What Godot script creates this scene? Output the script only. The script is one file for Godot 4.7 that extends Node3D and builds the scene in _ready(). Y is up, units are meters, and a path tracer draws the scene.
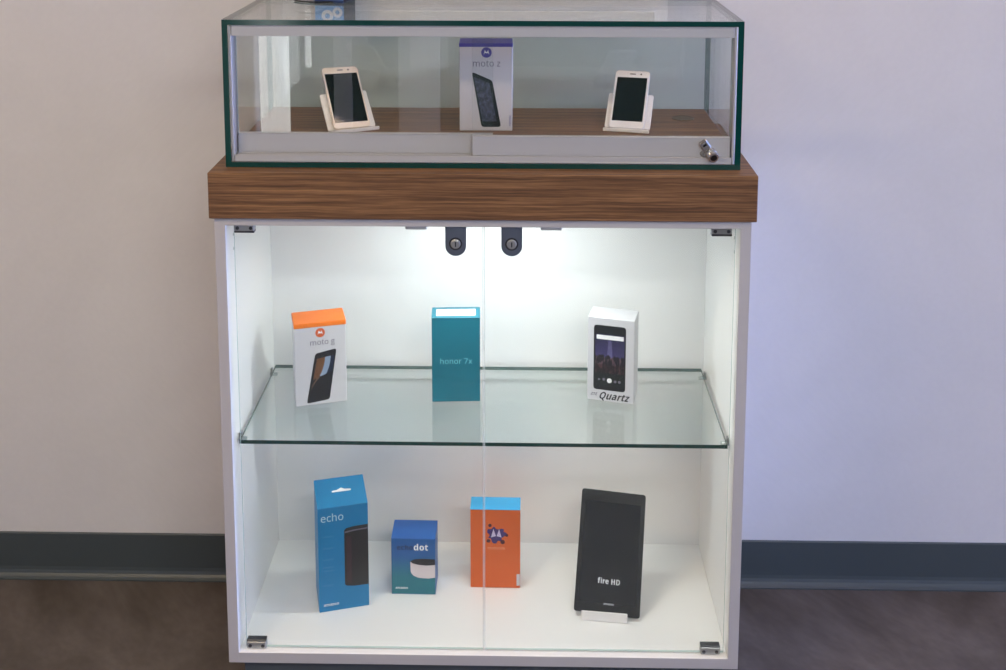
extends Node3D
# A glass-topped display cabinet with boxed phones against an office wall. Units are metres, the floor is y = 0.

const BASE := 0.1114          # underside of the white cabinet (top of its plinth)
const CAB_H := 0.909          # height of the white cabinet
const TOP_T := 0.088          # thickness of the wooden countertop
const CASE_H := 0.2805         # height of the glass case
const DECK := 0.039           # raised wooden deck inside the case
const COUNTER_Y := BASE + CAB_H + TOP_T
const DECK_Y := COUNTER_Y + DECK + 0.0004
const CASE_TOP := COUNTER_Y + CASE_H + 0.0003
const FLOOR_IN := BASE + 0.0216
const SHELF_Y := BASE + 0.4548
const WALL_Z := -0.42

var taken := {}
var font: SystemFont
var bold_font: SystemFont
var M := {}

# ------------------------------------------------------------------ helpers
func numbered(called: String) -> String:
	if not taken.has(called):
		taken[called] = 0
		return called
	taken[called] += 1
	return "%s_%03d" % [called, taken[called]]

func mb() -> SurfaceTool:
	var st := SurfaceTool.new()
	st.begin(Mesh.PRIMITIVE_TRIANGLES)
	return st

func poly(st: SurfaceTool, pts: Array, n: Vector3, uvs: Array = []) -> void:
	var k := pts.size()
	for i in range(1, k - 1):
		var a: Vector3 = pts[0]
		var b: Vector3 = pts[i]
		var c: Vector3 = pts[i + 1]
		var order := [0, i, i + 1]
		if (b - a).cross(c - a).dot(n) > 0.0:
			order = [0, i + 1, i]
		for j in order:
			st.set_normal(n)
			st.set_uv(uvs[j] if uvs.size() else Vector2(pts[j].x, pts[j].y))
			st.add_vertex(pts[j])

# chamfered box
func bev(st: SurfaceTool, c: Vector3, s: Vector3, b: float, xf := Transform3D.IDENTITY) -> void:
	var h := s / 2.0
	b = minf(b, minf(h.x, minf(h.y, h.z)) * 0.9)
	var P := func(sg: Vector3, axis: int) -> Vector3:
		var v := Vector3(sg.x * (h.x - b), sg.y * (h.y - b), sg.z * (h.z - b))
		v[axis] = sg[axis] * h[axis]
		return xf * (c + v)
	for a in 3:
		var u := (a + 1) % 3
		var w := (a + 2) % 3
		for sa in [-1.0, 1.0]:
			var pts := []
			for q in [[-1.0, -1.0], [1.0, -1.0], [1.0, 1.0], [-1.0, 1.0]]:
				var sg := Vector3.ZERO
				sg[a] = sa
				sg[u] = q[0]
				sg[w] = q[1]
				pts.append(P.call(sg, a))
			var n := Vector3.ZERO
			n[a] = sa
			poly(st, pts, (xf.basis * n).normalized())
			# the chamfer between faces a and u
			for su in [-1.0, 1.0]:
				var e1 := Vector3.ZERO
				e1[a] = sa
				e1[u] = su
				e1[w] = -1.0
				var e2 := e1
				e2[w] = 1.0
				var m := Vector3.ZERO
				m[a] = sa
				m[u] = su
				poly(st, [P.call(e1, a), P.call(e2, a), P.call(e2, u), P.call(e1, u)], (xf.basis * m).normalized())
	for sx in [-1.0, 1.0]:
		for sy in [-1.0, 1.0]:
			for sz in [-1.0, 1.0]:
				var sg := Vector3(sx, sy, sz)
				poly(st, [P.call(sg, 0), P.call(sg, 1), P.call(sg, 2)], (xf.basis * sg).normalized())

# a polygon in x,y extruded from z0 to z1; uv runs over the polygon's bounding box
func prism(st: SurfaceTool, pts: PackedVector2Array, z0: float, z1: float, xf := Transform3D.IDENTITY) -> void:
	var lo := pts[0]
	var hi := pts[0]
	for p in pts:
		lo = lo.min(p)
		hi = hi.max(p)
	var tri := Geometry2D.triangulate_polygon(pts)
	for z in [[z0, -1.0], [z1, 1.0]]:
		var n: Vector3 = (xf.basis * Vector3(0, 0, z[1])).normalized()
		for i in range(0, tri.size(), 3):
			var v := []
			var uv := []
			for j in 3:
				var p := pts[tri[i + j]]
				v.append(xf * Vector3(p.x, p.y, z[0]))
				uv.append(Vector2((p.x - lo.x) / (hi.x - lo.x), 1.0 - (p.y - lo.y) / (hi.y - lo.y)))
			poly(st, v, n, uv)
	var area := 0.0
	for i in pts.size():
		var p := pts[i]
		var q := pts[(i + 1) % pts.size()]
		area += p.x * q.y - q.x * p.y
	for i in pts.size():
		var p := pts[i]
		var q := pts[(i + 1) % pts.size()]
		var d := (q - p).normalized()
		var n2 := Vector2(d.y, -d.x) * signf(area)
		poly(st, [xf * Vector3(p.x, p.y, z0), xf * Vector3(q.x, q.y, z0), xf * Vector3(q.x, q.y, z1), xf * Vector3(p.x, p.y, z1)], (xf.basis * Vector3(n2.x, n2.y, 0)).normalized())

# rounds the corners of a polygon
func rounded(pts: Array, r: float, steps := 4) -> PackedVector2Array:
	var out := PackedVector2Array()
	var k := pts.size()
	for i in k:
		var p: Vector2 = pts[i]
		var a: Vector2 = p + (pts[(i + k - 1) % k] - p).normalized() * r
		var b: Vector2 = p + (pts[(i + 1) % k] - p).normalized() * r
		for s in steps + 1:
			var t := float(s) / steps
			out.append(a.lerp(p, t).lerp(p.lerp(b, t), t))
	return out

func rect(x0: float, y0: float, x1: float, y1: float) -> Array:
	return [Vector2(x0, y0), Vector2(x1, y0), Vector2(x1, y1), Vector2(x0, y1)]

func circle(c: Vector2, rx: float, ry: float, k := 24, from := 0.0, to := TAU) -> PackedVector2Array:
	var out := PackedVector2Array()
	var full := absf(to - from) >= TAU - 0.001
	for i in (k if full else k + 1):
		var a := from + (to - from) * i / k
		out.append(c + Vector2(cos(a) * rx, sin(a) * ry))
	return out

# profile of (radius, height) spun round the y axis, smooth sides
func lathe(st: SurfaceTool, prof: Array, k := 20, xf := Transform3D.IDENTITY) -> void:
	for i in prof.size() - 1:
		var p: Vector2 = prof[i]
		var q: Vector2 = prof[i + 1]
		var t := q - p
		var nn := Vector2(t.y, -t.x).normalized()
		for j in k:
			var a0 := TAU * j / k
			var a1 := TAU * (j + 1) / k
			var v := []
			for w in [[p, a0], [q, a0], [q, a1], [p, a1]]:
				v.append(xf * Vector3(w[0].x * cos(w[1]), w[0].y, w[0].x * sin(w[1])))
			var am := (a0 + a1) / 2.0
			poly(st, v, (xf.basis * Vector3(nn.x * cos(am), nn.y, nn.x * sin(am))).normalized())

func tube(st: SurfaceTool, path: Array, r: float, k := 8) -> void:
	for i in path.size() - 1:
		var a: Vector3 = path[i]
		var b: Vector3 = path[i + 1]
		var d := (b - a).normalized()
		var u := d.cross(Vector3(0.13, 0.9, 0.31)).normalized()
		var w := d.cross(u)
		for j in k:
			var a0 := TAU * j / k
			var a1 := TAU * (j + 1) / k
			var e0 := (u * cos(a0) + w * sin(a0))
			var e1 := (u * cos(a1) + w * sin(a1))
			poly(st, [a + e0 * r, b + e0 * r, b + e1 * r, a + e1 * r], ((e0 + e1) / 2.0).normalized())

func obj(called: String, shape, mat: Material, parent: Node = self) -> MeshInstance3D:
	var o := MeshInstance3D.new()
	o.name = numbered(called) if parent == self else called
	o.mesh = shape.commit() if shape is SurfaceTool else shape
	if mat:
		o.material_override = mat
	parent.add_child(o, true)
	return o

func tag(o: Node, label: String, category: String, group := "") -> Node:
	o.set_meta("label", label)
	o.set_meta("category", category)
	if group:
		o.set_meta("group", group)
	return o

func thing(called: String, label: String, category: String, at := Vector3.ZERO, turn := 0.0, group := "") -> Node3D:
	var o := Node3D.new()
	o.name = numbered(called)
	add_child(o)
	o.position = at
	o.rotation_degrees.y = turn
	tag(o, label, category, group)
	return o

func struct(called: String, st, mat: Material, label := "") -> MeshInstance3D:
	var o := obj(called, st, mat)
	o.set_meta("kind", "structure")
	if label:
		o.set_meta("label", label)
	return o

func boxed(called: String, c: Vector3, s: Vector3, b: float, mat: Material, parent: Node = self) -> MeshInstance3D:
	var st := mb()
	bev(st, c, s, b)
	return obj(called, st, mat, parent)

# a glass pane with clear faces and green polished edges; thin is its thickness axis
func pane(called: String, c: Vector3, s: Vector3, thin: int, face: Material, edge: Material, parent: Node) -> MeshInstance3D:
	var h := s / 2.0
	var f := mb()
	var e := mb()
	for a in 3:
		var u := (a + 1) % 3
		var w := (a + 2) % 3
		for sa in [-1.0, 1.0]:
			var pts := []
			for q in [[-1.0, -1.0], [1.0, -1.0], [1.0, 1.0], [-1.0, 1.0]]:
				var v := Vector3.ZERO
				v[a] = sa * h[a]
				v[u] = q[0] * h[u]
				v[w] = q[1] * h[w]
				pts.append(c + v)
			var n := Vector3.ZERO
			n[a] = sa
			poly(f if a == thin else e, pts, n)
	var mesh := f.commit()
	e.commit(mesh)
	mesh.surface_set_material(0, face)
	mesh.surface_set_material(1, edge)
	return obj(called, mesh, null, parent)

# flat print: a thin sheet of ink in the shape of a polygon
func ink(called: String, pts, z: float, mat: Material, parent: Node) -> MeshInstance3D:
	var st := mb()
	prism(st, PackedVector2Array(pts), z, z + 0.00025)
	return obj(called, st, mat, parent)

func lettering(text: String, at: Vector3, width: float, mat: Material, parent: Node, bold := false, slant := 0.0, called := "lettering") -> MeshInstance3D:
	var t := TextMesh.new()
	var fv := FontVariation.new()
	fv.base_font = bold_font if bold else font
	t.font = fv
	t.text = text
	t.font_size = 48
	t.pixel_size = 0.001
	t.depth = 0.0003
	t.curve_step = 2.0
	t.horizontal_alignment = HORIZONTAL_ALIGNMENT_CENTER
	t.vertical_alignment = VERTICAL_ALIGNMENT_CENTER
	var wide := t.get_aabb().size.x
	t.pixel_size = 0.001 * width / maxf(wide, 0.0001)
	var o := obj(called, t, mat, parent)
	o.transform = Transform3D(Basis(Vector3(1, 0, 0), Vector3(slant, 1, 0), Vector3(0, 0, 1)), at)
	return o

func mat(color: Color, rough := 0.5, metal := 0.0, spec := 0.5) -> StandardMaterial3D:
	var m := StandardMaterial3D.new()
	m.albedo_color = color
	m.roughness = rough
	m.metallic = metal
	m.metallic_specular = spec
	return m

func rgb(r: float, g: float, b: float) -> Color:
	return Color(r / 255.0, g / 255.0, b / 255.0)

func clear_glass(color: Color, alpha: float) -> StandardMaterial3D:
	var m := mat(color, 0.0)
	m.albedo_color.a = alpha
	m.transparency = BaseMaterial3D.TRANSPARENCY_ALPHA
	return m

func picture(w: int, h: int, paint: Callable) -> ImageTexture:
	var im := Image.create(w, h, false, Image.FORMAT_RGB8)
	for y in h:
		for x in w:
			im.set_pixel(x, y, paint.call((x + 0.5) / w, (y + 0.5) / h))
	return ImageTexture.create_from_image(im)

func print_mat(tex: Texture2D, rough := 0.35) -> StandardMaterial3D:
	var m := mat(Color.WHITE, rough)
	m.albedo_texture = tex
	return m

func noise(seed_: int, freq: float, octaves := 4) -> FastNoiseLite:
	var n := FastNoiseLite.new()
	n.seed = seed_
	n.noise_type = FastNoiseLite.TYPE_SIMPLEX_SMOOTH
	n.frequency = freq
	n.fractal_octaves = octaves
	return n

# ------------------------------------------------------------------ materials
func make_materials() -> void:
	font = SystemFont.new()
	font.font_names = PackedStringArray(["Droid Sans"])
	bold_font = SystemFont.new()
	bold_font.font_names = PackedStringArray(["Droid Sans"])
	bold_font.font_weight = 700
	# wood: long streaks along x
	var n1 := noise(3, 1.0, 4)
	var n2 := noise(8, 1.0, 3)
	var wood_tex := picture(1024, 512, func(u: float, v: float) -> Color:
		var a := TAU * u
		var warp := 0.011 * n2.get_noise_3d(cos(a) * 0.9, sin(a) * 0.9, v * 6.0)
		var s := n1.get_noise_3d(cos(a) * 0.42, sin(a) * 0.42, (v + warp) * 46.0)
		var f := n1.get_noise_3d(cos(a) * 2.6 + 9.0, sin(a) * 2.6, v * 170.0)
		var k := clampf(0.5 + 0.75 * s + 0.38 * f, 0.0, 1.0)
		return Color(0.305, 0.2, 0.12).lerp(Color(0.60, 0.44, 0.29), k))
	var w := mat(Color.WHITE, 0.45)
	w.albedo_texture = wood_tex
	w.uv1_triplanar = true
	w.uv1_scale = Vector3(0.9, 3.6, 3.6)
	M.wood = w
	# painted wall
	var n3 := noise(21, 1.0, 5)
	var wall_tex := picture(512, 512, func(u: float, v: float) -> Color:
		var a := TAU * u
		var b := TAU * v
		var k := n3.get_noise_3d(cos(a) * 1.3 + sin(b) * 0.9, sin(a) * 1.3 - cos(b), cos(b) * 1.2 + sin(a) * 0.4)
		var k2 := n3.get_noise_3d(cos(a) * 14.0, sin(a) * 14.0 + cos(b) * 14.0, sin(b) * 14.0)
		var g := 0.0125 * k + 0.008 * k2
		return Color(0.835 + g, 0.825 + g, 0.815 + g))
	var wm := mat(Color.WHITE, 0.75)
	wm.albedo_texture = wall_tex
	wm.uv1_triplanar = true
	wm.uv1_world_triplanar = true
	wm.uv1_scale = Vector3(0.7, 0.7, 0.7)
	M.wall = wm
	# floor: dark mottled polished concrete
	var n4 := noise(5, 1.0, 5)
	var floor_tex := picture(768, 768, func(u: float, v: float) -> Color:
		var a := TAU * u
		var b := TAU * v
		var k := n4.get_noise_3d(cos(a) * 2.2 + cos(b) * 1.1, sin(a) * 2.2 + sin(b) * 1.7, sin(b) * 2.3 - cos(a) * 0.6)
		var k2 := n4.get_noise_3d(cos(a) * 11.0 + 4.0, sin(a) * 11.0 + cos(b) * 9.0, sin(b) * 12.0)
		var g := clampf(0.5 + 0.75 * k + 0.3 * k2, 0.0, 1.0)
		return Color(0.30, 0.265, 0.235).lerp(Color(0.40, 0.365, 0.34), g))
	var fm := mat(Color.WHITE, 0.38)
	fm.albedo_texture = floor_tex
	fm.uv1_triplanar = true
	fm.uv1_world_triplanar = true
	fm.uv1_scale = Vector3(0.62, 0.62, 0.62)
	M.floor = fm
	M.ceiling = mat(rgb(110, 108, 106), 0.9)
	M.cove = mat(rgb(66, 74, 76), 0.45)
	M.white = mat(rgb(241, 240, 237), 0.38)
	M.white_paint = mat(rgb(235, 235, 232), 0.5)
	M.plinth = mat(rgb(84, 90, 92), 0.5)
	M.added_panelling = mat(rgb(62, 58, 55), 0.5)
	M.alu = mat(rgb(186, 186, 187), 0.45, 0.3)
	M.chrome = mat(rgb(186, 184, 182), 0.2, 0.8)
	M.dark_chrome = mat(rgb(112, 122, 138), 0.28, 0.55)
	M.steel = mat(rgb(168, 170, 170), 0.28, 0.6)
	M.dark_steel = mat(rgb(74, 76, 80), 0.3, 0.6)
	M.black = mat(rgb(11, 11, 12), 0.3)
	M.glass = clear_glass(rgb(150, 185, 175), 0.016)
	M.case_glass = clear_glass(rgb(120, 190, 172), 0.014)
	M.back_glass = clear_glass(rgb(158, 214, 200), 0.115)
	M.shelf_glass = clear_glass(rgb(74, 152, 134), 0.065)
	M.edge = mat(rgb(4, 58, 53), 0.12)
	M.door_edge = mat(rgb(196, 214, 208), 0.12)
	M.glint = clear_glass(rgb(245, 248, 247), 0.45)  # whitish, for the glint painted along the door edges
	M.plastic = mat(rgb(238, 236, 232), 0.32)
	M.screen = mat(rgb(9, 10, 13), 0.04)
	M.paper = mat(rgb(206, 205, 208), 0.4)

# ------------------------------------------------------------------ boxes with print
func carton(called: String, label: String, at: Vector3, turn: float, s: Vector3, body: Material, group := "boxed phones on display") -> Node3D:
	var t := thing(called, label, "box", at, turn, group)
	boxed("carton", Vector3(0, s.y / 2.0, 0), s, 0.0012, body, t)
	return t

# a point of the front face, u to the right and v down, both 0 to 1
func fp(s: Vector3, u: float, v: float) -> Vector2:
	return Vector2((u - 0.5) * s.x, (1.0 - v) * s.y)

func fpoly(s: Vector3, uv: Array) -> Array:
	var out := []
	for p in uv:
		out.append(fp(s, p[0], p[1]))
	return out

func wings(parent: Node, c: Vector2, r: float, z: float, m: Material) -> void:
	# the round emblem's letter: two pointed wings
	ink("emblem_mark", [c + Vector2(-0.62, -0.5) * r, c + Vector2(-0.36, 0.55) * r, c + Vector2(-0.1, 0.1) * r, c + Vector2(0.1, 0.1) * r, c + Vector2(0.36, 0.55) * r, c + Vector2(0.62, -0.5) * r, c + Vector2(0.32, -0.05) * r, c + Vector2(0.0, -0.2) * r, c + Vector2(-0.32, -0.05) * r], z, m, parent)

func phone_boxes() -> void:
	var grey_ink := mat(rgb(120, 116, 128), 0.5)
	var white_ink := mat(rgb(240, 240, 240), 0.4)
	var dark_ink := mat(rgb(24, 24, 30), 0.3)

	# white box with an orange lid
	var s := Vector3(0.105, 0.177, 0.062)
	var t := carton("phone_box", "white phone box with an orange lid and a tilted phone pictured on it", Vector3(-0.3464, SHELF_Y, -0.197), 15.9, s, M.paper)
	var f := s.z / 2.0
	var orange := mat(rgb(250, 128, 34), 0.4)
	boxed("lid", Vector3(0, s.y - 0.0045, 0), Vector3(s.x + 0.0012, 0.0105, s.z + 0.0012), 0.001, orange, t)
	var c := fp(s, 0.5, 0.125)
	var em := ink("emblem", circle(c, 0.0098, 0.0098), f, mat(rgb(214, 96, 48), 0.4), t)
	wings(em, c, 0.0085, f + 0.0003, white_ink)
	lettering("moto g", Vector3(0.004, fp(s, 0, 0.24).y, f + 0.0002), 0.05, grey_ink, t)
	var ph := ink("printed_phone", rounded(fpoly(s, [[0.396, 0.375], [0.812, 0.335], [0.66, 0.95], [0.215, 0.975]]), 0.006), f, dark_ink, t)
	var amber := print_mat(picture(64, 128, func(u: float, v: float) -> Color:
		var edge := 0.62 - 0.9 * v * v
		var base := Color(0.42, 0.28, 0.18) if u < edge else Color(0.1, 0.14, 0.24)
		if u > edge and u < edge + 0.22 and v < 0.5:
			base = Color(0.56, 0.63, 0.72)
		if v > 0.62 - 0.25 * u:
			base = Color(0.09, 0.08, 0.1)
			if absf(v - 0.98 + 0.75 * sqrt(u)) < 0.03:
				base = Color(0.42, 0.32, 0.25)
		return base))
	ink("printed_screen", fpoly(s, [[0.43, 0.44], [0.775, 0.41], [0.65, 0.87], [0.275, 0.895]]), f + 0.0003, amber, ph)

	# teal box
	s = Vector3(0.0995, 0.1825, 0.054)
	f = s.z / 2.0
	var teal := mat(rgb(0, 108, 128), 0.4)
	t = carton("phone_box", "plain teal phone box with a white sticker on its top", Vector3(-0.0619, SHELF_Y, -0.2095), 2.7, s, teal)
	boxed("lid", Vector3(0, s.y - 0.0008, 0), Vector3(s.x + 0.0008, 0.0022, s.z + 0.0008), 0.0006, teal, t)
	boxed("sticker", Vector3(0, s.y + 0.00055, 0.001), Vector3(s.x * 0.82, 0.0006, s.z * 0.62), 0.0001, M.paper, t)
	lettering("honor 7x", Vector3(0, fp(s, 0, 0.515).y, f + 0.0002), 0.066, mat(rgb(104, 188, 200), 0.4), t)

	# white box with a city at night on the pictured phone
	s = Vector3(0.0973, 0.181, 0.054)
	f = s.z / 2.0
	t = carton("phone_box", "white phone box with a night city on the pictured screen", Vector3(0.2658, SHELF_Y, -0.2147), -14.1, s, M.paper)
	ph = ink("printed_phone", rounded(fpoly(s, [[0.13, 0.09], [0.815, 0.09], [0.815, 0.865], [0.13, 0.865]]), 0.007), f, dark_ink, t)
	var nn := noise(14, 9.0, 3)
	var city := print_mat(picture(96, 144, func(u: float, v: float) -> Color:
		var sky := Color(0.13, 0.12, 0.24).lerp(Color(0.33, 0.3, 0.52), clampf(v * 1.5, 0.0, 1.0))
		var k := nn.get_noise_2d(u * 0.9, v * 0.55)
		if absf(u - 0.5) < 0.04 + 0.12 * v and v < 0.5:
			sky = sky.lerp(Color(0.62, 0.6, 0.75), 0.35)
		if v > 0.42 + 0.06 * k:
			sky = Color(0.12, 0.1, 0.14).lerp(Color(0.5, 0.38, 0.4), clampf(k * 1.6, 0.0, 1.0)) if v < 0.58 else Color(0.14, 0.1, 0.12).lerp(Color(0.36, 0.22, 0.24), clampf(k * 1.5, 0.0, 1.0))
		if v > 0.74:
			sky = Color(0.1, 0.12, 0.13)
		return sky))
	ink("printed_screen", fpoly(s, [[0.165, 0.19], [0.785, 0.19], [0.785, 0.82], [0.165, 0.82]]), f + 0.0003, city, ph)
	ink("printed_bar", fpoly(s, [[0.19, 0.205], [0.77, 0.205], [0.77, 0.255], [0.19, 0.255]]), f + 0.0006, white_ink, ph)
	for p in [[0.25, 0.74, 0.0022], [0.355, 0.735, 0.003], [0.475, 0.745, 0.0052], [0.6, 0.75, 0.003], [0.69, 0.75, 0.003]]:
		ink("printed_icon", circle(fp(s, p[0], p[1]), p[2], p[2], 12), f + 0.0006, white_ink if p[2] > 0.004 else grey_ink, ph)
	lettering("ZTE", Vector3(fp(s, 0.15, 0).x, fp(s, 0, 0.925).y, f + 0.0002), 0.013, grey_ink, t, true, 0.3)
	var big := lettering("Quartz", Vector3(fp(s, 0.585, 0).x, fp(s, 0, 0.935).y, f + 0.0002), 0.061, dark_ink, t, true, 0.35)
	big.transform.basis.y *= 1.1

	# orange box with a blue top
	s = Vector3(0.1061, 0.1806, 0.0455)
	f = s.z / 2.0
	var orange2 := mat(rgb(218, 98, 30), 0.42)
	t = carton("phone_box", "orange phone box with a bright blue top and dark splash emblem", Vector3(0.0205, FLOOR_IN, -0.2275), -0.5, s, orange2)
	boxed("lid", Vector3(0, s.y - 0.0005, 0), Vector3(s.x + 0.0008, 0.0016, s.z + 0.0008), 0.0005, mat(rgb(60, 178, 235), 0.4), t)
	c = fp(s, 0.52, 0.32)
	var splash := PackedVector2Array()
	for i in 28:
		var a := TAU * i / 28.0
		var r := 0.0185 * (1.0 + 0.16 * sin(a * 3.0 + 0.6) + 0.14 * cos(a * 7.0) + 0.08 * sin(a * 11.0))
		splash.append(c + Vector2(cos(a) * r, sin(a) * r * 0.9))
	var navy := mat(rgb(66, 46, 112), 0.4)
	em = ink("emblem", splash, f, navy, t)
	for d in [[-0.0135, 0.021, 0.0038], [0.022, -0.001, 0.0035], [-0.0165, -0.0145, 0.0042], [0.0135, -0.0165, 0.005]]:
		ink("emblem_drop", circle(c + Vector2(d[0], d[1]), d[2], d[2], 12), f, mat(rgb(78, 22, 40), 0.4), em)
	for k in [-1.0, 1.0]:
		ink("emblem_mark", [c + Vector2(k * 0.0112, -0.006), c + Vector2(k * 0.006, 0.013), c + Vector2(k * 0.0008, -0.003)], f + 0.0003, mat(rgb(206, 196, 226), 0.4), em)
	lettering("motorola", Vector3(c.x, fp(s, 0, 0.49).y, f + 0.0002), 0.036, mat(rgb(236, 160, 120), 0.4), t)
	ink("sticker", fpoly(s, [[0.93, 0.82], [0.995, 0.82], [0.995, 0.965], [0.93, 0.965]]), f, M.paper, t)

	# box inside the glass case
	s = Vector3(0.105, 0.1755, 0.06)
	f = s.z / 2.0
	t = carton("phone_box", "white phone box with a purple lid between the two phones", Vector3(0.0017, DECK_Y, -0.192), 1.1, s, M.paper)
	var purple := mat(rgb(70, 62, 150), 0.4)
	boxed("lid", Vector3(0, s.y - 0.003, 0), Vector3(s.x + 0.001, 0.0075, s.z + 0.001), 0.0008, purple, t)
	c = fp(s, 0.51, 0.1)
	em = ink("emblem", circle(c, 0.0105, 0.0105), f, purple, t)
	wings(em, c, 0.009, f + 0.0003, white_ink)
	lettering("moto z", Vector3(0.001, fp(s, 0, 0.225).y, f + 0.0002), 0.054, grey_ink, t)
	ph = ink("printed_phone", rounded(fpoly(s, [[0.235, 0.32], [0.62, 0.42], [0.785, 0.955], [0.415, 0.955]]), 0.006), f, dark_ink, t)
	ink("printed_screen", fpoly(s, [[0.275, 0.38], [0.565, 0.45], [0.7, 0.89], [0.435, 0.89]]), f + 0.0003, print_mat(picture(48, 96, func(u: float, v: float) -> Color:
		var k := nn.get_noise_2d(u * 0.5, v * 0.8)
		return Color(0.2, 0.2, 0.26).lerp(Color(0.34, 0.34, 0.44), clampf(0.5 + k, 0.0, 1.0)))), ph)
	var side := lettering("motorola", Vector3(fp(s, 0.95, 0).x, fp(s, 0, 0.885).y, f + 0.0002), 0.021, purple, t)
	side.rotation_degrees.z = 90

# a carton with a hang tab that slopes up to the back
func gable_carton(called: String, label: String, at: Vector3, turn: float, s: Vector3, rise: float, body: Material, top: Material) -> Node3D:
	var t := thing(called, label, "box", at, turn, "smart speaker boxes")
	var st := mb()
	# side profile in (z, y), extruded along x
	var prof := PackedVector2Array([Vector2(-s.z / 2, 0), Vector2(s.z / 2, 0), Vector2(s.z / 2, s.y), Vector2(-s.z / 2, s.y + rise)])
	prism(st, prof, -s.x / 2, s.x / 2, Transform3D(Basis(Vector3(0, 0, 1), Vector3(0, 1, 0), Vector3(-1, 0, 0)), Vector3.ZERO))
	obj("carton", st, body, t)
	st = mb()
	var a := atan2(rise, s.z)
	var xf := Transform3D(Basis(Vector3.RIGHT, a), Vector3(0, s.y, s.z / 2))
	bev(st, Vector3(0, 0.0004, -Vector2(s.z, rise).length() / 2), Vector3(s.x + 0.0006, 0.0012, Vector2(s.z, rise).length()), 0.0004, xf)
	obj("top_flap", st, top, t)
	return t

func speaker_boxes() -> void:
	var white_ink := mat(rgb(240, 242, 244), 0.4)
	# the tall one
	var s := Vector3(0.1031, 0.229, 0.088)
	var f := s.z / 2.0
	var blue := mat(rgb(0, 124, 178), 0.38)
	var t := gable_carton("speaker_box", "tall blue speaker box with a black cylinder pictured on its front", Vector3(-0.3036, FLOOR_IN, -0.174), 15.0, s, 0.013, blue, blue)
	var a := atan2(0.013, s.z)
	var slot := obj("hang_slot", mb(), white_ink, t)
	var st := mb()
	prism(st, rounded([Vector2(-0.02, -0.0045), Vector2(0.02, -0.0045), Vector2(0.02, 0.0005), Vector2(0.008, 0.001), Vector2(0.0, 0.0075), Vector2(-0.008, 0.001), Vector2(-0.02, 0.0005)], 0.002, 3), 0.0, 0.0003, Transform3D(Basis(Vector3.RIGHT, a - PI / 2), Vector3(0.002, s.y + 0.0011 + 0.0074, s.z / 2 - 0.047)))
	slot.mesh = st.commit()
	lettering("echo", Vector3(fp(s, 0.285, 0).x, fp(s, 0, 0.095).y, f + 0.0002), 0.046, mat(rgb(190, 222, 232), 0.4), t)
	var sp := ink("printed_speaker", fpoly(s, [[0.52, 0.235], [0.56, 0.215], [0.7, 0.205], [0.998, 0.202], [0.998, 0.79], [0.7, 0.787], [0.56, 0.775], [0.52, 0.76]]), f, mat(rgb(28, 24, 28), 0.35), t)
	ink("printed_grille", fpoly(s, [[0.565, 0.29], [0.66, 0.3], [0.66, 0.755], [0.565, 0.74]]), f + 0.0003, mat(rgb(60, 32, 42), 0.4), sp)
	ink("printed_ring", fpoly(s, [[0.53, 0.247], [0.7, 0.238], [0.995, 0.233], [0.995, 0.243], [0.7, 0.249], [0.53, 0.26]]), f + 0.0003, mat(rgb(120, 112, 128), 0.4), sp)
	var faint := mat(rgb(44, 132, 182), 0.4)
	for v in [0.265, 0.38, 0.49, 0.565, 0.6, 0.74]:
		ink("printed_line", fpoly(s, [[0.09, v], [0.30, v], [0.30, v + 0.014], [0.09, v + 0.014]]), f, faint, t)
	lettering("amazon", Vector3(fp(s, 0.24, 0).x, fp(s, 0, 0.935).y, f + 0.0002), 0.031, white_ink, t, true)
	# the small one
	s = Vector3(0.0931, 0.126, 0.062)
	f = s.z / 2.0
	var fade := print_mat(picture(8, 64, func(_u: float, v: float) -> Color:
		return rgb(24, 92, 160).lerp(rgb(30, 118, 132), smoothstep(0.2, 0.75, v))), 0.38)
	var small_blue := mat(rgb(28, 94, 172), 0.38)
	t = gable_carton("speaker_box", "small blue speaker box with a white puck pictured on its front", Vector3(-0.1524, FLOOR_IN, -0.2122), -0.6, s, 0.003, small_blue, small_blue)
	ink("front_print", fpoly(s, [[0.004, 0.004], [0.996, 0.004], [0.996, 0.996], [0.004, 0.996]]), f, fade, t)
	lettering("echo", Vector3(fp(s, 0.31, 0).x, fp(s, 0, 0.155).y, f + 0.0005), 0.034, mat(rgb(14, 44, 88), 0.4), t, true)
	lettering("dot", Vector3(fp(s, 0.675, 0).x, fp(s, 0, 0.15).y, f + 0.0005), 0.03, white_ink, t, true)
	var pts := circle(fp(s, 0.715, 0.43), 0.027, 0.006, 16, PI, 0.0)
	pts = PackedVector2Array(fpoly(s, [[0.43, 0.41], [0.995, 0.4], [0.995, 0.69], [0.85, 0.71], [0.62, 0.7], [0.5, 0.66], [0.44, 0.6]]))
	sp = ink("printed_puck", pts, f + 0.0003, mat(rgb(222, 212, 212), 0.4), t)
	ink("printed_puck_top", fpoly(s, [[0.43, 0.405], [0.52, 0.365], [0.7, 0.35], [0.995, 0.36], [0.995, 0.46], [0.8, 0.475], [0.6, 0.46], [0.48, 0.435]]), f + 0.0006, mat(rgb(34, 30, 40), 0.35), sp)
	lettering("amazon", Vector3(fp(s, 0.23, 0).x, fp(s, 0, 0.885).y, f + 0.0005), 0.026, white_ink, t, true)

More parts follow.
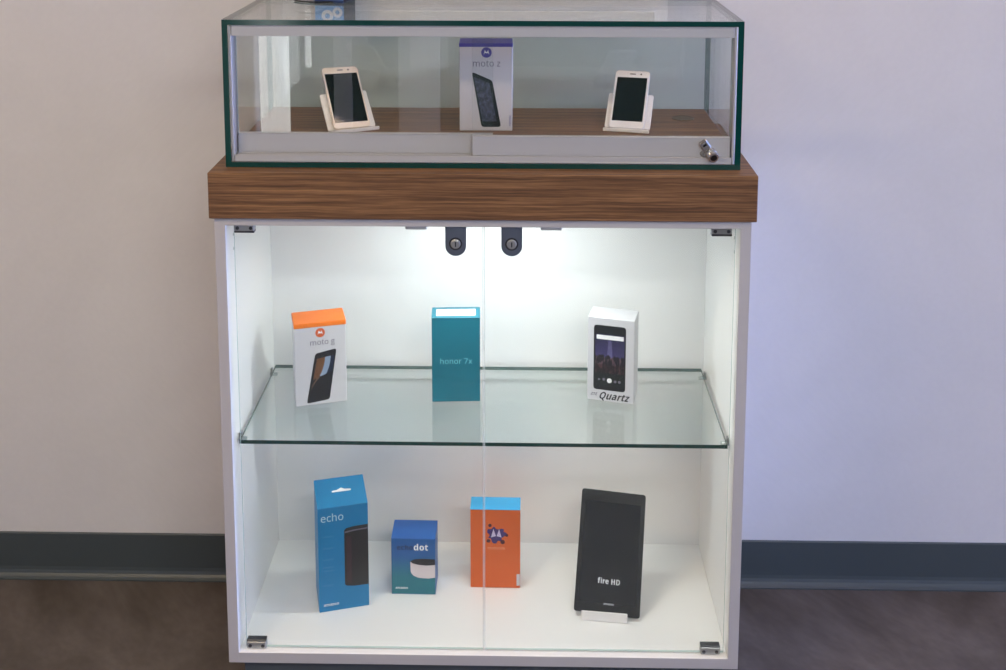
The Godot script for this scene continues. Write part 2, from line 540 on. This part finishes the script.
# ------------------------------------------------------------------ phones, tablet, stands
func easel(called: String, label: String, at: Vector3, turn: float, lean: float, w: float, h: float, lip: float, lip_w: float, lip_h := 0.007) -> Node3D:
	var t := thing(called, label, "stand", at, turn, "small white display stands")
	var tilt := Basis(Vector3.RIGHT, -deg_to_rad(lean))
	# the plate that the device leans on, just behind it
	var st := mb()
	var xf := Transform3D(tilt, Vector3(0, 0.003, 0))
	var low := 0.0125 * tan(deg_to_rad(lean)) - 0.0025 / cos(deg_to_rad(lean))
	prism(st, rounded(rect(-w / 2, low, w / 2, h), 0.004), -0.0125, -0.0085, xf)
	obj("back_plate", st, M.plastic, t)
	st = mb()
	bev(st, Vector3(0, 0.0006, 0.0), Vector3(lip_w, 0.001, lip * 2.0), 0.0003)
	bev(st, Vector3(0, 0.0001 + lip_h / 2, lip - 0.001), Vector3(lip_w, lip_h, 0.003), 0.001)
	obj("lip", st, M.plastic, t)
	# the strut behind, from the plate's upper half down to the ground
	st = mb()
	var up := tilt * Vector3(0, h * 0.72, -0.0125) + Vector3(0, 0.003, 0)
	var foot := up.z - up.y * 0.42
	var prof := PackedVector2Array([Vector2(up.z, up.y), Vector2(up.z - 0.004, up.y + 0.001), Vector2(foot - 0.004, 0.0004), Vector2(foot, 0.0004)])
	prism(st, prof, -w * 0.3, w * 0.3, Transform3D(Basis(Vector3(0, 0, 1), Vector3(0, 1, 0), Vector3(-1, 0, 0)), Vector3.ZERO))
	obj("strut", st, M.plastic, t)
	return t

func phone(called: String, label: String, at: Vector3, turn: float, lean: float, roll: float, w: float, h: float, shell: Material, top: float, bottom: float, side: float) -> void:
	var t := thing(called, label, "phone", at)
	t.basis = Basis(Vector3.UP, deg_to_rad(turn)) * Basis(Vector3.RIGHT, -deg_to_rad(lean)) * Basis(Vector3.BACK, deg_to_rad(roll))
	var st := mb()
	prism(st, rounded(rect(-w / 2, 0, w / 2, h), 0.009, 6), -0.0072, -0.0006)
	prism(st, rounded(rect(-w / 2 + 0.0007, 0.0007, w / 2 - 0.0007, h - 0.0007), 0.0085, 6), -0.0006, 0.0)
	obj("body", st, shell, t)
	ink("screen", rect(-w / 2 + side, bottom, w / 2 - side, h - top), 0.0, M.screen, t)
	ink("earpiece", rounded(rect(-0.006, h - top * 0.56, 0.006, h - top * 0.40), 0.0008, 2), 0.0, mat(rgb(120, 116, 112), 0.5), t)
	ink("front_camera", circle(Vector2(0.017, h - top * 0.48), 0.0018, 0.0018, 12), 0.0, M.black, t)
	ink("home_button", rounded(rect(-0.009, bottom * 0.28, 0.009, bottom * 0.72), 0.0022, 3), 0.0, shell, t)

func devices() -> void:
	var gold := mat(rgb(240, 228, 212), 0.28)
	var white := mat(rgb(240, 240, 242), 0.25)
	easel("phone_stand", "white stand under the cream phone in the glass case", Vector3(-0.2585, DECK_Y, -0.152), 27.5, 42.5, 0.098, 0.092, 0.008, 0.1)
	phone("phone", "cream-framed phone leaning on a stand left of the purple-lidded box", Vector3(-0.2611, DECK_Y + 0.0082, -0.1507), 27.5, 42.5, -2.1, 0.075, 0.142, gold, 0.0155, 0.0125, 0.0035)
	easel("phone_stand", "white stand under the white phone in the glass case", Vector3(0.2805, DECK_Y, -0.1635), -13.3, 45.0, 0.091, 0.09, 0.008, 0.091)
	phone("phone", "white phone leaning on a stand right of the purple-lidded box", Vector3(0.2802, DECK_Y + 0.007, -0.1633), -13.3, 45.0, 0.0, 0.0702, 0.137, white, 0.0165, 0.016, 0.0045)
	# tablet
	easel("tablet_stand", "small white stand with a lip under the black tablet", Vector3(0.2470, FLOOR_IN, -0.1105), -6.0, 30.0, 0.07, 0.13, 0.009, 0.094, 0.021)
	var t := thing("tablet", "black tablet with a dark screen leaning upright on the cabinet floor", "tablet", Vector3(0.2515, FLOOR_IN + 0.0088, -0.1115))
	t.basis = Basis(Vector3.UP, deg_to_rad(-6.0)) * Basis(Vector3.RIGHT, -deg_to_rad(30.0)) * Basis(Vector3.BACK, deg_to_rad(-2.4))
	var w := 0.1355
	var h := 0.2335
	var st := mb()
	prism(st, rounded(rect(-w / 2, 0, w / 2, h), 0.006, 5), -0.0085, -0.0008)
	prism(st, rounded(rect(-w / 2 + 0.0008, 0.0008, w / 2 - 0.0008, h - 0.0008), 0.0055, 5), -0.0008, 0.0)
	obj("body", st, M.black, t)
	var m := mat(rgb(15, 16, 17), 0.1)
	ink("screen", rect(-w / 2 + 0.009, 0.02, w / 2 - 0.009, h - 0.022), 0.0, m, t)
	var light_ink := mat(rgb(214, 216, 218), 0.4)
	lettering("fire HD", Vector3(0.001, h * 0.262, 0.0005), 0.046, light_ink, t, true)
	lettering("amazon", Vector3(0.003, h * 0.085, 0.0003), 0.021, light_ink, t, true)

# ------------------------------------------------------------------ furniture
func cabinet() -> void:
	var t := thing("display_cabinet", "white display cabinet with two glass doors and a lit interior", "cabinet", Vector3(0, BASE, 0))
	var depth := 0.387
	var sw := 0.0198
	var top_t := 0.0155
	for k in [-1.0, 1.0]:
		boxed("side_panel", Vector3(k * (0.5 - sw / 2), CAB_H / 2, -depth / 2), Vector3(sw, CAB_H, depth), 0.001, M.white, t)
	boxed("bottom_panel", Vector3(0, 0.0106, -depth / 2), Vector3(1.0 - 2 * sw, 0.0212, depth), 0.001, M.white, t)
	boxed("top_panel", Vector3(0, CAB_H - top_t / 2, -depth / 2), Vector3(1.0 - 2 * sw, top_t, depth), 0.001, M.white, t)
	boxed("back_panel", Vector3(0, CAB_H / 2, -0.376), Vector3(1.0 - 2 * sw, CAB_H - 0.04, 0.022), 0.0005, M.white, t)
	var band := mat(rgb(188, 184, 184), 0.45)
	for k in [-1.0, 1.0]:
		boxed("edge_band", Vector3(k * (0.5 - sw / 2), CAB_H / 2, 0.0004), Vector3(sw, CAB_H, 0.001), 0.0003, band, t)
	boxed("edge_band", Vector3(0, 0.0106, 0.0004), Vector3(1.0 - 2 * sw, 0.0212, 0.001), 0.0003, band, t)
	boxed("edge_band", Vector3(0, CAB_H - top_t / 2, 0.0004), Vector3(1.0 - 2 * sw, top_t, 0.001), 0.0003, band, t)
	boxed("plinth", Vector3(0, -BASE / 2, -depth / 2 - 0.01), Vector3(0.955, BASE, depth - 0.04), 0.001, M.plinth, t)
	# two hinged glass doors, each with two clip hinges and a lock plate
	for k in [-1.0, 1.0]:
		var x0 := 0.0012
		var x1 := 0.471
		var cx: float = 0.0028 + k * (x0 + x1) / 2
		var d := pane("door", Vector3(cx, 0.4565, -0.0165), Vector3(x1 - x0, 0.865, 0.005), 2, M.glass, M.door_edge, t)
		for y in [0.0297, 0.8862]:
			var hx: float = k * 0.4475
			var st := mb()
			bev(st, Vector3(hx, y, -0.0125), Vector3(0.038, 0.015, 0.006), 0.0015)
			bev(st, Vector3(hx, y, -0.021), Vector3(0.038, 0.015, 0.006), 0.0015)
			var hy: float = y + (0.009 if y < 0.5 else -0.009)
			var dark := mb()
			bev(dark, Vector3(hx, hy, -0.0165), Vector3(0.038, 0.004, 0.0135), 0.0008)
			for q in [-0.0125, 0.0125]:
				lathe(dark, [Vector2(0.0001, 0.0012), Vector2(0.0032, 0.001), Vector2(0.0036, 0.0)], 10, Transform3D(Basis(Vector3.RIGHT, PI / 2), Vector3(hx + q, y - 0.0015, -0.0095)))
			var hinge := st.commit()
			dark.commit(hinge)
			hinge.surface_set_material(0, M.steel)
			hinge.surface_set_material(1, M.dark_steel)
			obj("hinge", hinge, null, d)
		var lx: float = 0.0029 + k * 0.0525
		var lk := mb()
		var shape := PackedVector2Array([Vector2(lx - 0.0195, 0.8915)])
		for i in 13:
			var a := PI + PI * i / 12.0
			shape.append(Vector2(lx + cos(a) * 0.0195, 0.854 + sin(a) * 0.0195))
		shape.append(Vector2(lx + 0.0195, 0.8915))
		prism(lk, shape, -0.0138, -0.0065)
		var inner := PackedVector2Array([Vector2(lx - 0.0165, 0.8905)])
		for i in 13:
			var a := PI + PI * i / 12.0
			inner.append(Vector2(lx + cos(a) * 0.0165, 0.854 + sin(a) * 0.0165))
		inner.append(Vector2(lx + 0.0165, 0.8905))
		prism(lk, inner, -0.0065, -0.0045)
		var cyl := mb()
		lathe(cyl, [Vector2(0.0001, 0.0035), Vector2(0.0072, 0.0035), Vector2(0.009, 0.0024), Vector2(0.0094, 0.0)], 20, Transform3D(Basis(Vector3.RIGHT, PI / 2), Vector3(lx, 0.859, -0.0045)))
		var slot := mb()
		bev(slot, Vector3(lx, 0.859, -0.0009), Vector3(0.0024, 0.0095, 0.0006), 0.0001)
		lathe(slot, [Vector2(0.0094, 0.0003), Vector2(0.0125, 0.0003)], 20, Transform3D(Basis(Vector3.RIGHT, PI / 2), Vector3(lx, 0.859, -0.0045)))
		var whole := lk.commit()
		cyl.commit(whole)
		slot.commit(whole)
		whole.surface_set_material(0, M.dark_chrome)
		whole.surface_set_material(1, M.steel)
		whole.surface_set_material(2, M.dark_steel)
		obj("lock", whole, null, d)
		boxed("edge_glint", Vector3(0.0028 + k * (x0 + 0.0002), 0.4565, -0.0165), Vector3(0.0016, 0.864, 0.0062), 0.0003, M.glint, d)  # added strip, stands in for the bright glint of the polished edges
		boxed("door_catch", Vector3(0.0029 + k * 0.1265, 0.8895, -0.012), Vector3(0.04, 0.007, 0.016), 0.0015, M.alu, t)
		# pegs that carry the glass shelf, and the empty peg holes above
		for z in [-0.05, -0.325]:
			var pg := mb()
			lathe(pg, [Vector2(0.0001, 0.0), Vector2(0.004, 0.0), Vector2(0.004, 0.016), Vector2(0.0001, 0.016)], 10, Transform3D(Basis(Vector3.BACK, k * PI / 2), Vector3(k * 0.4802, 0.4423, z)))
			bev(pg, Vector3(k * 0.4765, 0.449, z), Vector3(0.004, 0.014, 0.009), 0.001)
			obj("shelf_peg", pg, M.steel, t)
		for y in [0.857, 0.829]:
			var ph := mb()
			lathe(ph, [Vector2(0.0001, 0.0006), Vector2(0.0032, 0.0006), Vector2(0.0034, 0.0)], 10, Transform3D(Basis(Vector3.BACK, k * PI / 2), Vector3(k * 0.4804, y, -0.055)))
			obj("peg_cap", ph, M.steel, t)
	# the lamp under the cabinet's top
	var bar := boxed("light_bar", Vector3(0.01, 0.887, LED_Z), Vector3(0.36, 0.009, 0.024), 0.001, M.alu, t)
	var glow := mat(rgb(250, 250, 248), 0.5)
	glow.emission_enabled = true
	glow.emission = Color(0.97, 1.0, 0.99)
	glow.emission_energy_multiplier = 1.5
	boxed("led_diffuser", Vector3(0.01, 0.8815, LED_Z), Vector3(0.35, 0.002, 0.018), 0.0005, glow, bar)
	var l := AreaLight3D.new()
	l.name = "cabinet_led"
	l.area_size = Vector2(0.35, 0.018)
	l.light_color = Color(0.96, 1.0, 1.0)
	l.light_energy = LED_E
	l.area_range = 6.0
	l.shadow_enabled = true
	add_child(l)
	l.position = Vector3(0.01, BASE + 0.8795, LED_Z)
	l.rotation_degrees.x = -90

	# glass shelf
	var s := thing("glass_shelf", "clear green-edged glass shelf halfway up inside the white cabinet", "shelf", Vector3(0, SHELF_Y - 0.0004, -0.1835))
	pane("sheet", Vector3(0, -0.0038, 0), Vector3(0.944, 0.0076, 0.323), 1, M.shelf_glass, M.edge, s)

	# countertop
	var c := mb()
	bev(c, Vector3(0, TOP_T / 2, 0), Vector3(1.0162, TOP_T, 0.405), 0.0012)
	tag(obj("countertop", c, M.wood), "thick brown wooden top between white cabinet and glass case", "countertop").position = Vector3(0, BASE + CAB_H, 0.0092 - 0.2025)

const LED_Z := -0.125
const LED_E := 0.325

func case_() -> void:
	var t := thing("glass_case", "low glass showcase with sliding doors and green edges on wooden top", "showcase", Vector3(-0.0008, COUNTER_Y, 0))
	var z0 := -0.389
	var z1 := -0.0289
	var d := z1 - z0
	var zc := (z0 + z1) / 2
	var gx := 0.4825
	pane("bottom_pane", Vector3(0, 0.005, zc), Vector3(2 * gx, 0.01, d), 1, M.case_glass, M.edge, t)
	pane("top_pane", Vector3(0, CASE_H - 0.005, zc), Vector3(2 * gx, 0.01, d), 1, M.case_glass, M.edge, t)
	for k in [-1.0, 1.0]:
		pane("side_pane", Vector3(k * (gx - 0.0055), CASE_H / 2, zc), Vector3(0.011, CASE_H - 0.02, d), 0, M.case_glass, M.edge, t)
		boxed("side_channel", Vector3(k * (gx - 0.0135), 0.1395, -0.05), Vector3(0.005, CASE_H - 0.022, 0.034), 0.0008, M.alu, t)
	pane("back_pane", Vector3(0, CASE_H / 2, z0 + 0.004), Vector3(2 * gx - 0.022, CASE_H - 0.02, 0.008), 2, M.back_glass, M.back_glass, t)
	# tracks: channels with two grooves
	var w := 2 * gx - 0.034
	var st := mb()
	bev(st, Vector3(0, 0.0115, -0.05), Vector3(w, 0.003, 0.036), 0.0005)
	for z in [-0.0335, -0.05, -0.0665]:
		bev(st, Vector3(0, 0.0175, z), Vector3(w, 0.011, 0.002), 0.0005)
	obj("bottom_track", st, M.alu, t)
	st = mb()
	bev(st, Vector3(0, CASE_H - 0.0115, -0.05), Vector3(w, 0.003, 0.036), 0.0005)
	for z in [-0.0335, -0.05, -0.0665]:
		bev(st, Vector3(0, CASE_H - 0.021, z), Vector3(w, 0.02, 0.002), 0.0005)
	obj("top_track", st, M.alu, t)
	# sliding doors: the left one runs behind the right one
	for q in [[-0.464, 0.0195, -0.058], [-0.0185, 0.464, -0.042]]:
		var x0: float = q[0]
		var x1: float = q[1]
		var z: float = q[2]
		var door := Node3D.new()
		door.name = "sliding_door"
		t.add_child(door, true)
		pane("glass_pane", Vector3((x0 + x1) / 2, 0.1595, z), Vector3(x1 - x0, 0.2, 0.005), 2, M.case_glass, M.door_edge, door)
		boxed("rail", Vector3((x0 + x1) / 2, 0.0405, z), Vector3(x1 - x0, 0.037, 0.0095), 0.0008, M.alu, door)
		boxed("rail_lip", Vector3((x0 + x1) / 2, 0.0597, z), Vector3(x1 - x0, 0.0015, 0.0115), 0.0004, M.alu, door)
		if x1 > 0.3:
			# ratchet lock: a barrel that sticks out, set askew, with a clamp above
			var tilt := Transform3D(Basis(Vector3.BACK, 0.62), Vector3(0.4235, 0.036, z + 0.004))
			var lk := mb()
			bev(lk, Vector3(0, 0.012, 0.005), Vector3(0.018, 0.022, 0.01), 0.003, tilt)
			bev(lk, Vector3(-0.012, -0.002, 0.002), Vector3(0.01, 0.016, 0.005), 0.002, tilt)
			var fwd := tilt * Transform3D(Basis(Vector3.RIGHT, PI / 2 + 0.35), Vector3(0.0, -0.006, 0.0))
			lathe(lk, [Vector2(0.011, 0.0), Vector2(0.011, 0.009), Vector2(0.009, 0.011), Vector2(0.009, 0.013), Vector2(0.0108, 0.0145), Vector2(0.0108, 0.0185), Vector2(0.0095, 0.02), Vector2(0.0001, 0.0195)], 20, fwd)
			obj("lock", lk, M.chrome, door)
			lk = mb()
			bev(lk, Vector3(0, 0.014, 0.0103), Vector3(0.007, 0.0035, 0.001), 0.0003, tilt)
			lathe(lk, [Vector2(0.0065, 0.0199), Vector2(0.0065, 0.0206), Vector2(0.0001, 0.0206)], 16, fwd)
			obj("keyway", lk, M.black, door)
	# the wooden deck that the goods stand on
	var dk := thing("display_deck", "raised brown wooden deck inside the glass case", "deck", Vector3(0, COUNTER_Y + 0.0103, -0.2215))
	boxed("board", Vector3(0, (DECK - 0.01) / 2, 0), Vector3(0.936, DECK - 0.01, 0.288), 0.0015, M.wood, dk)
	st = mb()
	lathe(st, [Vector2(0.0001, 0.0009), Vector2(0.019, 0.0009), Vector2(0.0205, 0.0016), Vector2(0.0225, 0.0014), Vector2(0.0235, 0.0)], 28, Transform3D(Basis.IDENTITY, Vector3(0.409, DECK - 0.01, -0.0555)))
	obj("cable_cap", st, mat(rgb(92, 76, 58), 0.5), dk)

func on_top() -> void:
	# white framed board standing at the back of the glass top
	var y0 := CASE_TOP
	var t := thing("framed_board", "white framed board standing on top of the glass case", "board", Vector3(0.024, y0, -0.352))
	var w := 0.716
	var h := 0.4
	var fr := 0.027
	for k in [0, 1]:
		var yy: float = 0.0 if k == 0 else h
		var sg: float = 1.0 if k == 0 else -1.0
		var st := mb()
		prism(st, PackedVector2Array([Vector2(-w / 2, yy), Vector2(w / 2, yy), Vector2(w / 2 - fr, yy + sg * fr), Vector2(-w / 2 + fr, yy + sg * fr)]), -0.012, 0.006)
		bev(st, Vector3(0, yy + sg * (fr - 0.0015), 0.0075), Vector3(w - 2 * fr, 0.003, 0.003), 0.0005)
		obj("frame_rail", st, M.white_paint, t)
		st = mb()
		var xx: float = -w / 2 if k == 0 else w / 2
		prism(st, PackedVector2Array([Vector2(xx, 0), Vector2(xx, h), Vector2(xx + sg * fr, h - fr), Vector2(xx + sg * fr, fr)]), -0.012, 0.0055)
		obj("frame_stile", st, M.white_paint, t)
	boxed("panel", Vector3(0, h / 2, -0.006), Vector3(w - fr, h - fr, 0.006), 0.0005, mat(rgb(206, 206, 202), 0.4), t)
	# blue box before it
	var s := Vector3(0.062, 0.085, 0.075)
	t = thing("accessory_box", "small blue box with white rings on top of the glass case", "box", Vector3(-0.318, y0, -0.306), -10.0)
	boxed("carton", Vector3(0, s.y / 2, 0), s, 0.001, mat(rgb(112, 166, 224), 0.38), t)
	boxed("dark_side", Vector3(s.x / 2 + 0.0002, s.y / 2, 0), Vector3(0.0004, s.y - 0.002, s.z - 0.002), 0.0001, mat(rgb(52, 48, 58), 0.4), t)  # right face covered in a darker sheet
	boxed("base_band", Vector3(0, 0.003, 0), Vector3(s.x + 0.0008, 0.006, s.z + 0.0008), 0.0005, mat(rgb(24, 52, 104), 0.4), t)
	var white_ink := mat(rgb(236, 238, 242), 0.4)
	for q in [[-0.004, 0.027, 0.0125], [0.018, 0.019, 0.0105]]:
		var ring := mb()
		for i in 24:
			var a0 := TAU * i / 24.0
			var a1 := TAU * (i + 1) / 24.0
			var c := Vector2(q[0], q[1])
			var r: float = q[2]
			prism(ring, PackedVector2Array([c + Vector2(cos(a0), sin(a0)) * r, c + Vector2(cos(a1), sin(a1)) * r, c + Vector2(cos(a1), sin(a1)) * r * 0.45, c + Vector2(cos(a0), sin(a0)) * r * 0.45]), s.z / 2, s.z / 2 + 0.0004)
		obj("printed_ring", ring, white_ink, t)
	# dark cable lying beside it
	var st := mb()
	var path := []
	for i in 15:
		var u := i / 14.0
		path.append(Vector3(-0.40 + 0.085 * u, y0 + 0.0018, -0.262 - 0.03 * (1.0 - u) * (1.0 - u) + 0.006 * sin(u * 5.0)))
	tube(st, path, 0.0017)
	tag(obj("cable", st, M.black), "thin dark cable lying on the glass beside the blue box", "cable")

# ------------------------------------------------------------------ the room
const RX0 := -3.3
const RX1 := 7.0
const RZ1 := 4.0
const RH := 2.75

func room() -> void:
	var st := mb()
	bev(st, Vector3(0, -0.05, (RZ1 + WALL_Z) / 2), Vector3(RX1 - RX0 + 0.4, 0.1, RZ1 - WALL_Z + 0.4), 0.001)
	struct("floor", st, M.floor, "dark mottled polished concrete floor")
	st = mb()
	bev(st, Vector3(0, RH + 0.05, (RZ1 + WALL_Z) / 2), Vector3(RX1 - RX0 + 0.4, 0.1, RZ1 - WALL_Z + 0.4), 0.001)
	struct("ceiling", st, M.ceiling)
	st = mb()
	bev(st, Vector3(0, RH / 2, WALL_Z - 0.06), Vector3(RX1 - RX0, RH, 0.12), 0.001)
	struct("wall_back", st, M.wall, "pale painted wall behind the cabinet")
	st = mb()
	bev(st, Vector3(RX0 - 0.06, RH / 2, (RZ1 + WALL_Z) / 2), Vector3(0.12, RH, RZ1 - WALL_Z), 0.001)
	struct("wall_left", st, M.wall)
	# right wall with the big window
	st = mb()
	var zc := (RZ1 + WALL_Z) / 2
	bev(st, Vector3(RX1 + 0.06, WIN.y0 / 2, zc), Vector3(0.12, WIN.y0, RZ1 - WALL_Z), 0.0005)
	bev(st, Vector3(RX1 + 0.06, (WIN.y1 + RH) / 2, zc), Vector3(0.12, RH - WIN.y1, RZ1 - WALL_Z), 0.0005)
	bev(st, Vector3(RX1 + 0.06, (WIN.y0 + WIN.y1) / 2, (WALL_Z + WIN.z0) / 2), Vector3(0.12, WIN.y1 - WIN.y0, WIN.z0 - WALL_Z), 0.0005)
	bev(st, Vector3(RX1 + 0.06, (WIN.y0 + WIN.y1) / 2, (WIN.z1 + RZ1) / 2), Vector3(0.12, WIN.y1 - WIN.y0, RZ1 - WIN.z1), 0.0005)
	struct("wall_right", st, M.wall)
	var win := Node3D.new()
	win.name = "window_1"
	add_child(win)
	win.set_meta("kind", "structure")
	pane("window_pane", Vector3(RX1 + 0.06, (WIN.y0 + WIN.y1) / 2, (WIN.z0 + WIN.z1) / 2), Vector3(0.006, WIN.y1 - WIN.y0, WIN.z1 - WIN.z0), 0, M.glass, M.edge, win)
	st = mb()
	for z in [WIN.z0 + 0.03, (WIN.z0 + WIN.z1) / 2, WIN.z1 - 0.03]:
		bev(st, Vector3(RX1 + 0.06, (WIN.y0 + WIN.y1) / 2, z), Vector3(0.06, WIN.y1 - WIN.y0, 0.06), 0.003)
	for y in [WIN.y0 + 0.03, WIN.y1 - 0.03]:
		bev(st, Vector3(RX1 + 0.06, y, (WIN.z0 + WIN.z1) / 2), Vector3(0.06, 0.06, WIN.z1 - WIN.z0), 0.003)
	obj("window_frame", st, M.alu, win)
	# the wall behind the camera, with a narrow floor-length sidelight that the showcase mirrors
	st = mb()
	var sx0 := -1.42
	var sx1 := -1.22
	bev(st, Vector3((RX0 + sx0) / 2, RH / 2, RZ1 + 0.06), Vector3(sx0 - RX0, RH, 0.12), 0.0005)
	bev(st, Vector3((RX1 + sx1) / 2, RH / 2, RZ1 + 0.06), Vector3(RX1 - sx1, RH, 0.12), 0.0005)
	bev(st, Vector3((sx0 + sx1) / 2, (2.3 + RH) / 2, RZ1 + 0.06), Vector3(sx1 - sx0, RH - 2.3, 0.12), 0.0005)
	struct("wall_front", st, M.wall)
	win = Node3D.new()
	win.name = "window_2"
	add_child(win)
	win.set_meta("kind", "structure")
	pane("window_pane", Vector3((sx0 + sx1) / 2, 1.15, RZ1 + 0.06), Vector3(sx1 - sx0, 2.3, 0.006), 2, M.glass, M.edge, win)
	# unseen white pilasters, added for faint streaks mirrored in the showcase
	var n := 1
	for q in [[-0.97, -0.87], [-0.61, -0.38]]:
		st = mb()
		bev(st, Vector3((q[0] + q[1]) / 2, RH / 2, RZ1 - 0.02), Vector3(q[1] - q[0], RH, 0.04), 0.004)
		struct("added_trim_%d" % n, st, M.white_paint)
		n += 1
	# unseen dark boards, added low on that wall to darken the showcase reflections
	n = 3
	for q in [[RX0, sx0], [sx1, -0.97], [-0.87, -0.61], [-0.38, RX1]]:
		st = mb()
		bev(st, Vector3((q[0] + q[1]) / 2, 0.45, RZ1 - 0.01), Vector3(q[1] - q[0] - 0.002, 0.9, 0.02), 0.002)
		struct("added_trim_%d" % n, st, M.added_panelling)
		n += 1
	# rubber cove base: a flat band that curves out into a toe
	var prof := PackedVector2Array([Vector2(0, 0), Vector2(0.019, 0), Vector2(0.019, 0.003), Vector2(0.0135, 0.0065), Vector2(0.0085, 0.0115), Vector2(0.0058, 0.018), Vector2(0.0045, 0.026), Vector2(0.0045, 0.1085), Vector2(0.003, 0.1105), Vector2(0, 0.1105)])
	st = mb()
	prism(st, prof, RX0, RX1, Transform3D(Basis(Vector3(0, 0, 1), Vector3(0, 1, 0), Vector3(1, 0, 0)), Vector3(0, 0, WALL_Z)))
	struct("baseboard_back", st, M.cove, "dark grey rubber cove base along the wall")
	# flat ceiling lamps
	for q in LAMPS:
		var at: Vector3 = q[0]
		var t := thing("ceiling_light", q[3], "ceiling light", Vector3(at.x, RH, at.z), 0.0, "ceiling lights")
		boxed("housing", Vector3(0, -0.015, 0), Vector3(1.24, 0.03, 0.34), 0.003, M.white_paint, t)
		var glow := mat(rgb(250, 245, 238), 0.6)
		glow.emission_enabled = true
		glow.emission = Color(1.0, 0.88, 0.8)
		glow.emission_energy_multiplier = 5.0
		boxed("diffuser", Vector3(0, -0.0325, 0), Vector3(1.2, 0.005, 0.3), 0.001, glow, t)
		var l := AreaLight3D.new()
		l.name = "ceiling_lamp"
		l.area_size = Vector2(1.2, 0.3)
		l.light_color = q[2].linear_to_srgb()
		l.light_energy = q[1]
		l.area_range = 12.0
		l.shadow_enabled = true
		add_child(l, true)
		l.position = Vector3(at.x, RH - 0.04, at.z)
		l.rotation_degrees.x = -90

const WIN := {"y0": 0.12, "y1": 1.4, "z0": -0.4, "z1": 1.3}
const LAMPS := [
	[Vector3(0.82, 0, 0.235), 0.55, Color(1.0, 0.68, 0.36), "flat warm ceiling light just in front of the cabinet"],
	[Vector3(-1.5, 0, 1.5), 4.5, Color(1.0, 0.78, 0.51), "flat warm ceiling light left of the cabinet"],
	[Vector3(0.9, 0, 2.6), 5.6, Color(0.96, 1.0, 0.98), "added white fill light on the ceiling behind the viewer"],  # unseen lamp, added to brighten the cabinet front and inside
]

func _ready() -> void:
	# camera: a portrait photo cropped to its lower part, so the lens is shifted down
	var cam := Camera3D.new()
	cam.name = "camera"
	cam.near = 0.1
	cam.far = 60.0
	cam.projection = Camera3D.PROJECTION_FRUSTUM
	cam.size = 670.0 / 1120.0 * 0.1
	cam.frustum_offset = Vector2(0, (1.889 - 335.0) / 1120.0 * 0.1)
	add_child(cam)
	cam.position = Vector3(0.0726, 1.5825 + BASE, 2.0113)
	cam.rotation_degrees = Vector3(-7.5346, 0.9712, 0.086)
	cam.current = true
	# sky, exposure
	var env := Environment.new()
	env.background_mode = Environment.BG_SKY
	var sky := Sky.new()
	var sm := ProceduralSkyMaterial.new()
	sm.sky_top_color = Color(0.36, 0.52, 0.86)
	sm.sky_horizon_color = Color(0.78, 0.84, 0.93)
	sm.ground_horizon_color = Color(0.9, 0.92, 0.92)
	sm.ground_bottom_color = Color(0.9, 0.91, 0.91)
	sm.energy_multiplier = 8.0
	sky.sky_material = sm
	env.sky = sky
	env.tonemap_mode = Environment.TONE_MAPPER_LINEAR
	env.tonemap_exposure = 0.85
	env.sdfgi_enabled = true
	env.ssao_enabled = true
	env.ssil_enabled = true
	var we := WorldEnvironment.new()
	we.environment = env
	add_child(we)
	# area light added in the right window to boost its bluish daylight
	var day := AreaLight3D.new()
	day.name = "daylight_boost"
	day.area_size = Vector2(WIN.z1 - WIN.z0, WIN.y1 - WIN.y0)
	day.light_color = Color(0.27, 0.375, 1.0).linear_to_srgb()
	day.light_energy = 46.0
	day.area_range = 14.0
	day.shadow_enabled = true
	add_child(day)
	day.position = Vector3(RX1 - 0.01, (WIN.y0 + WIN.y1) / 2, (WIN.z0 + WIN.z1) / 2)
	day.rotation_degrees.y = 90
	make_materials()
	room()
	cabinet()
	case_()
	phone_boxes()
	speaker_boxes()
	devices()
	on_top()
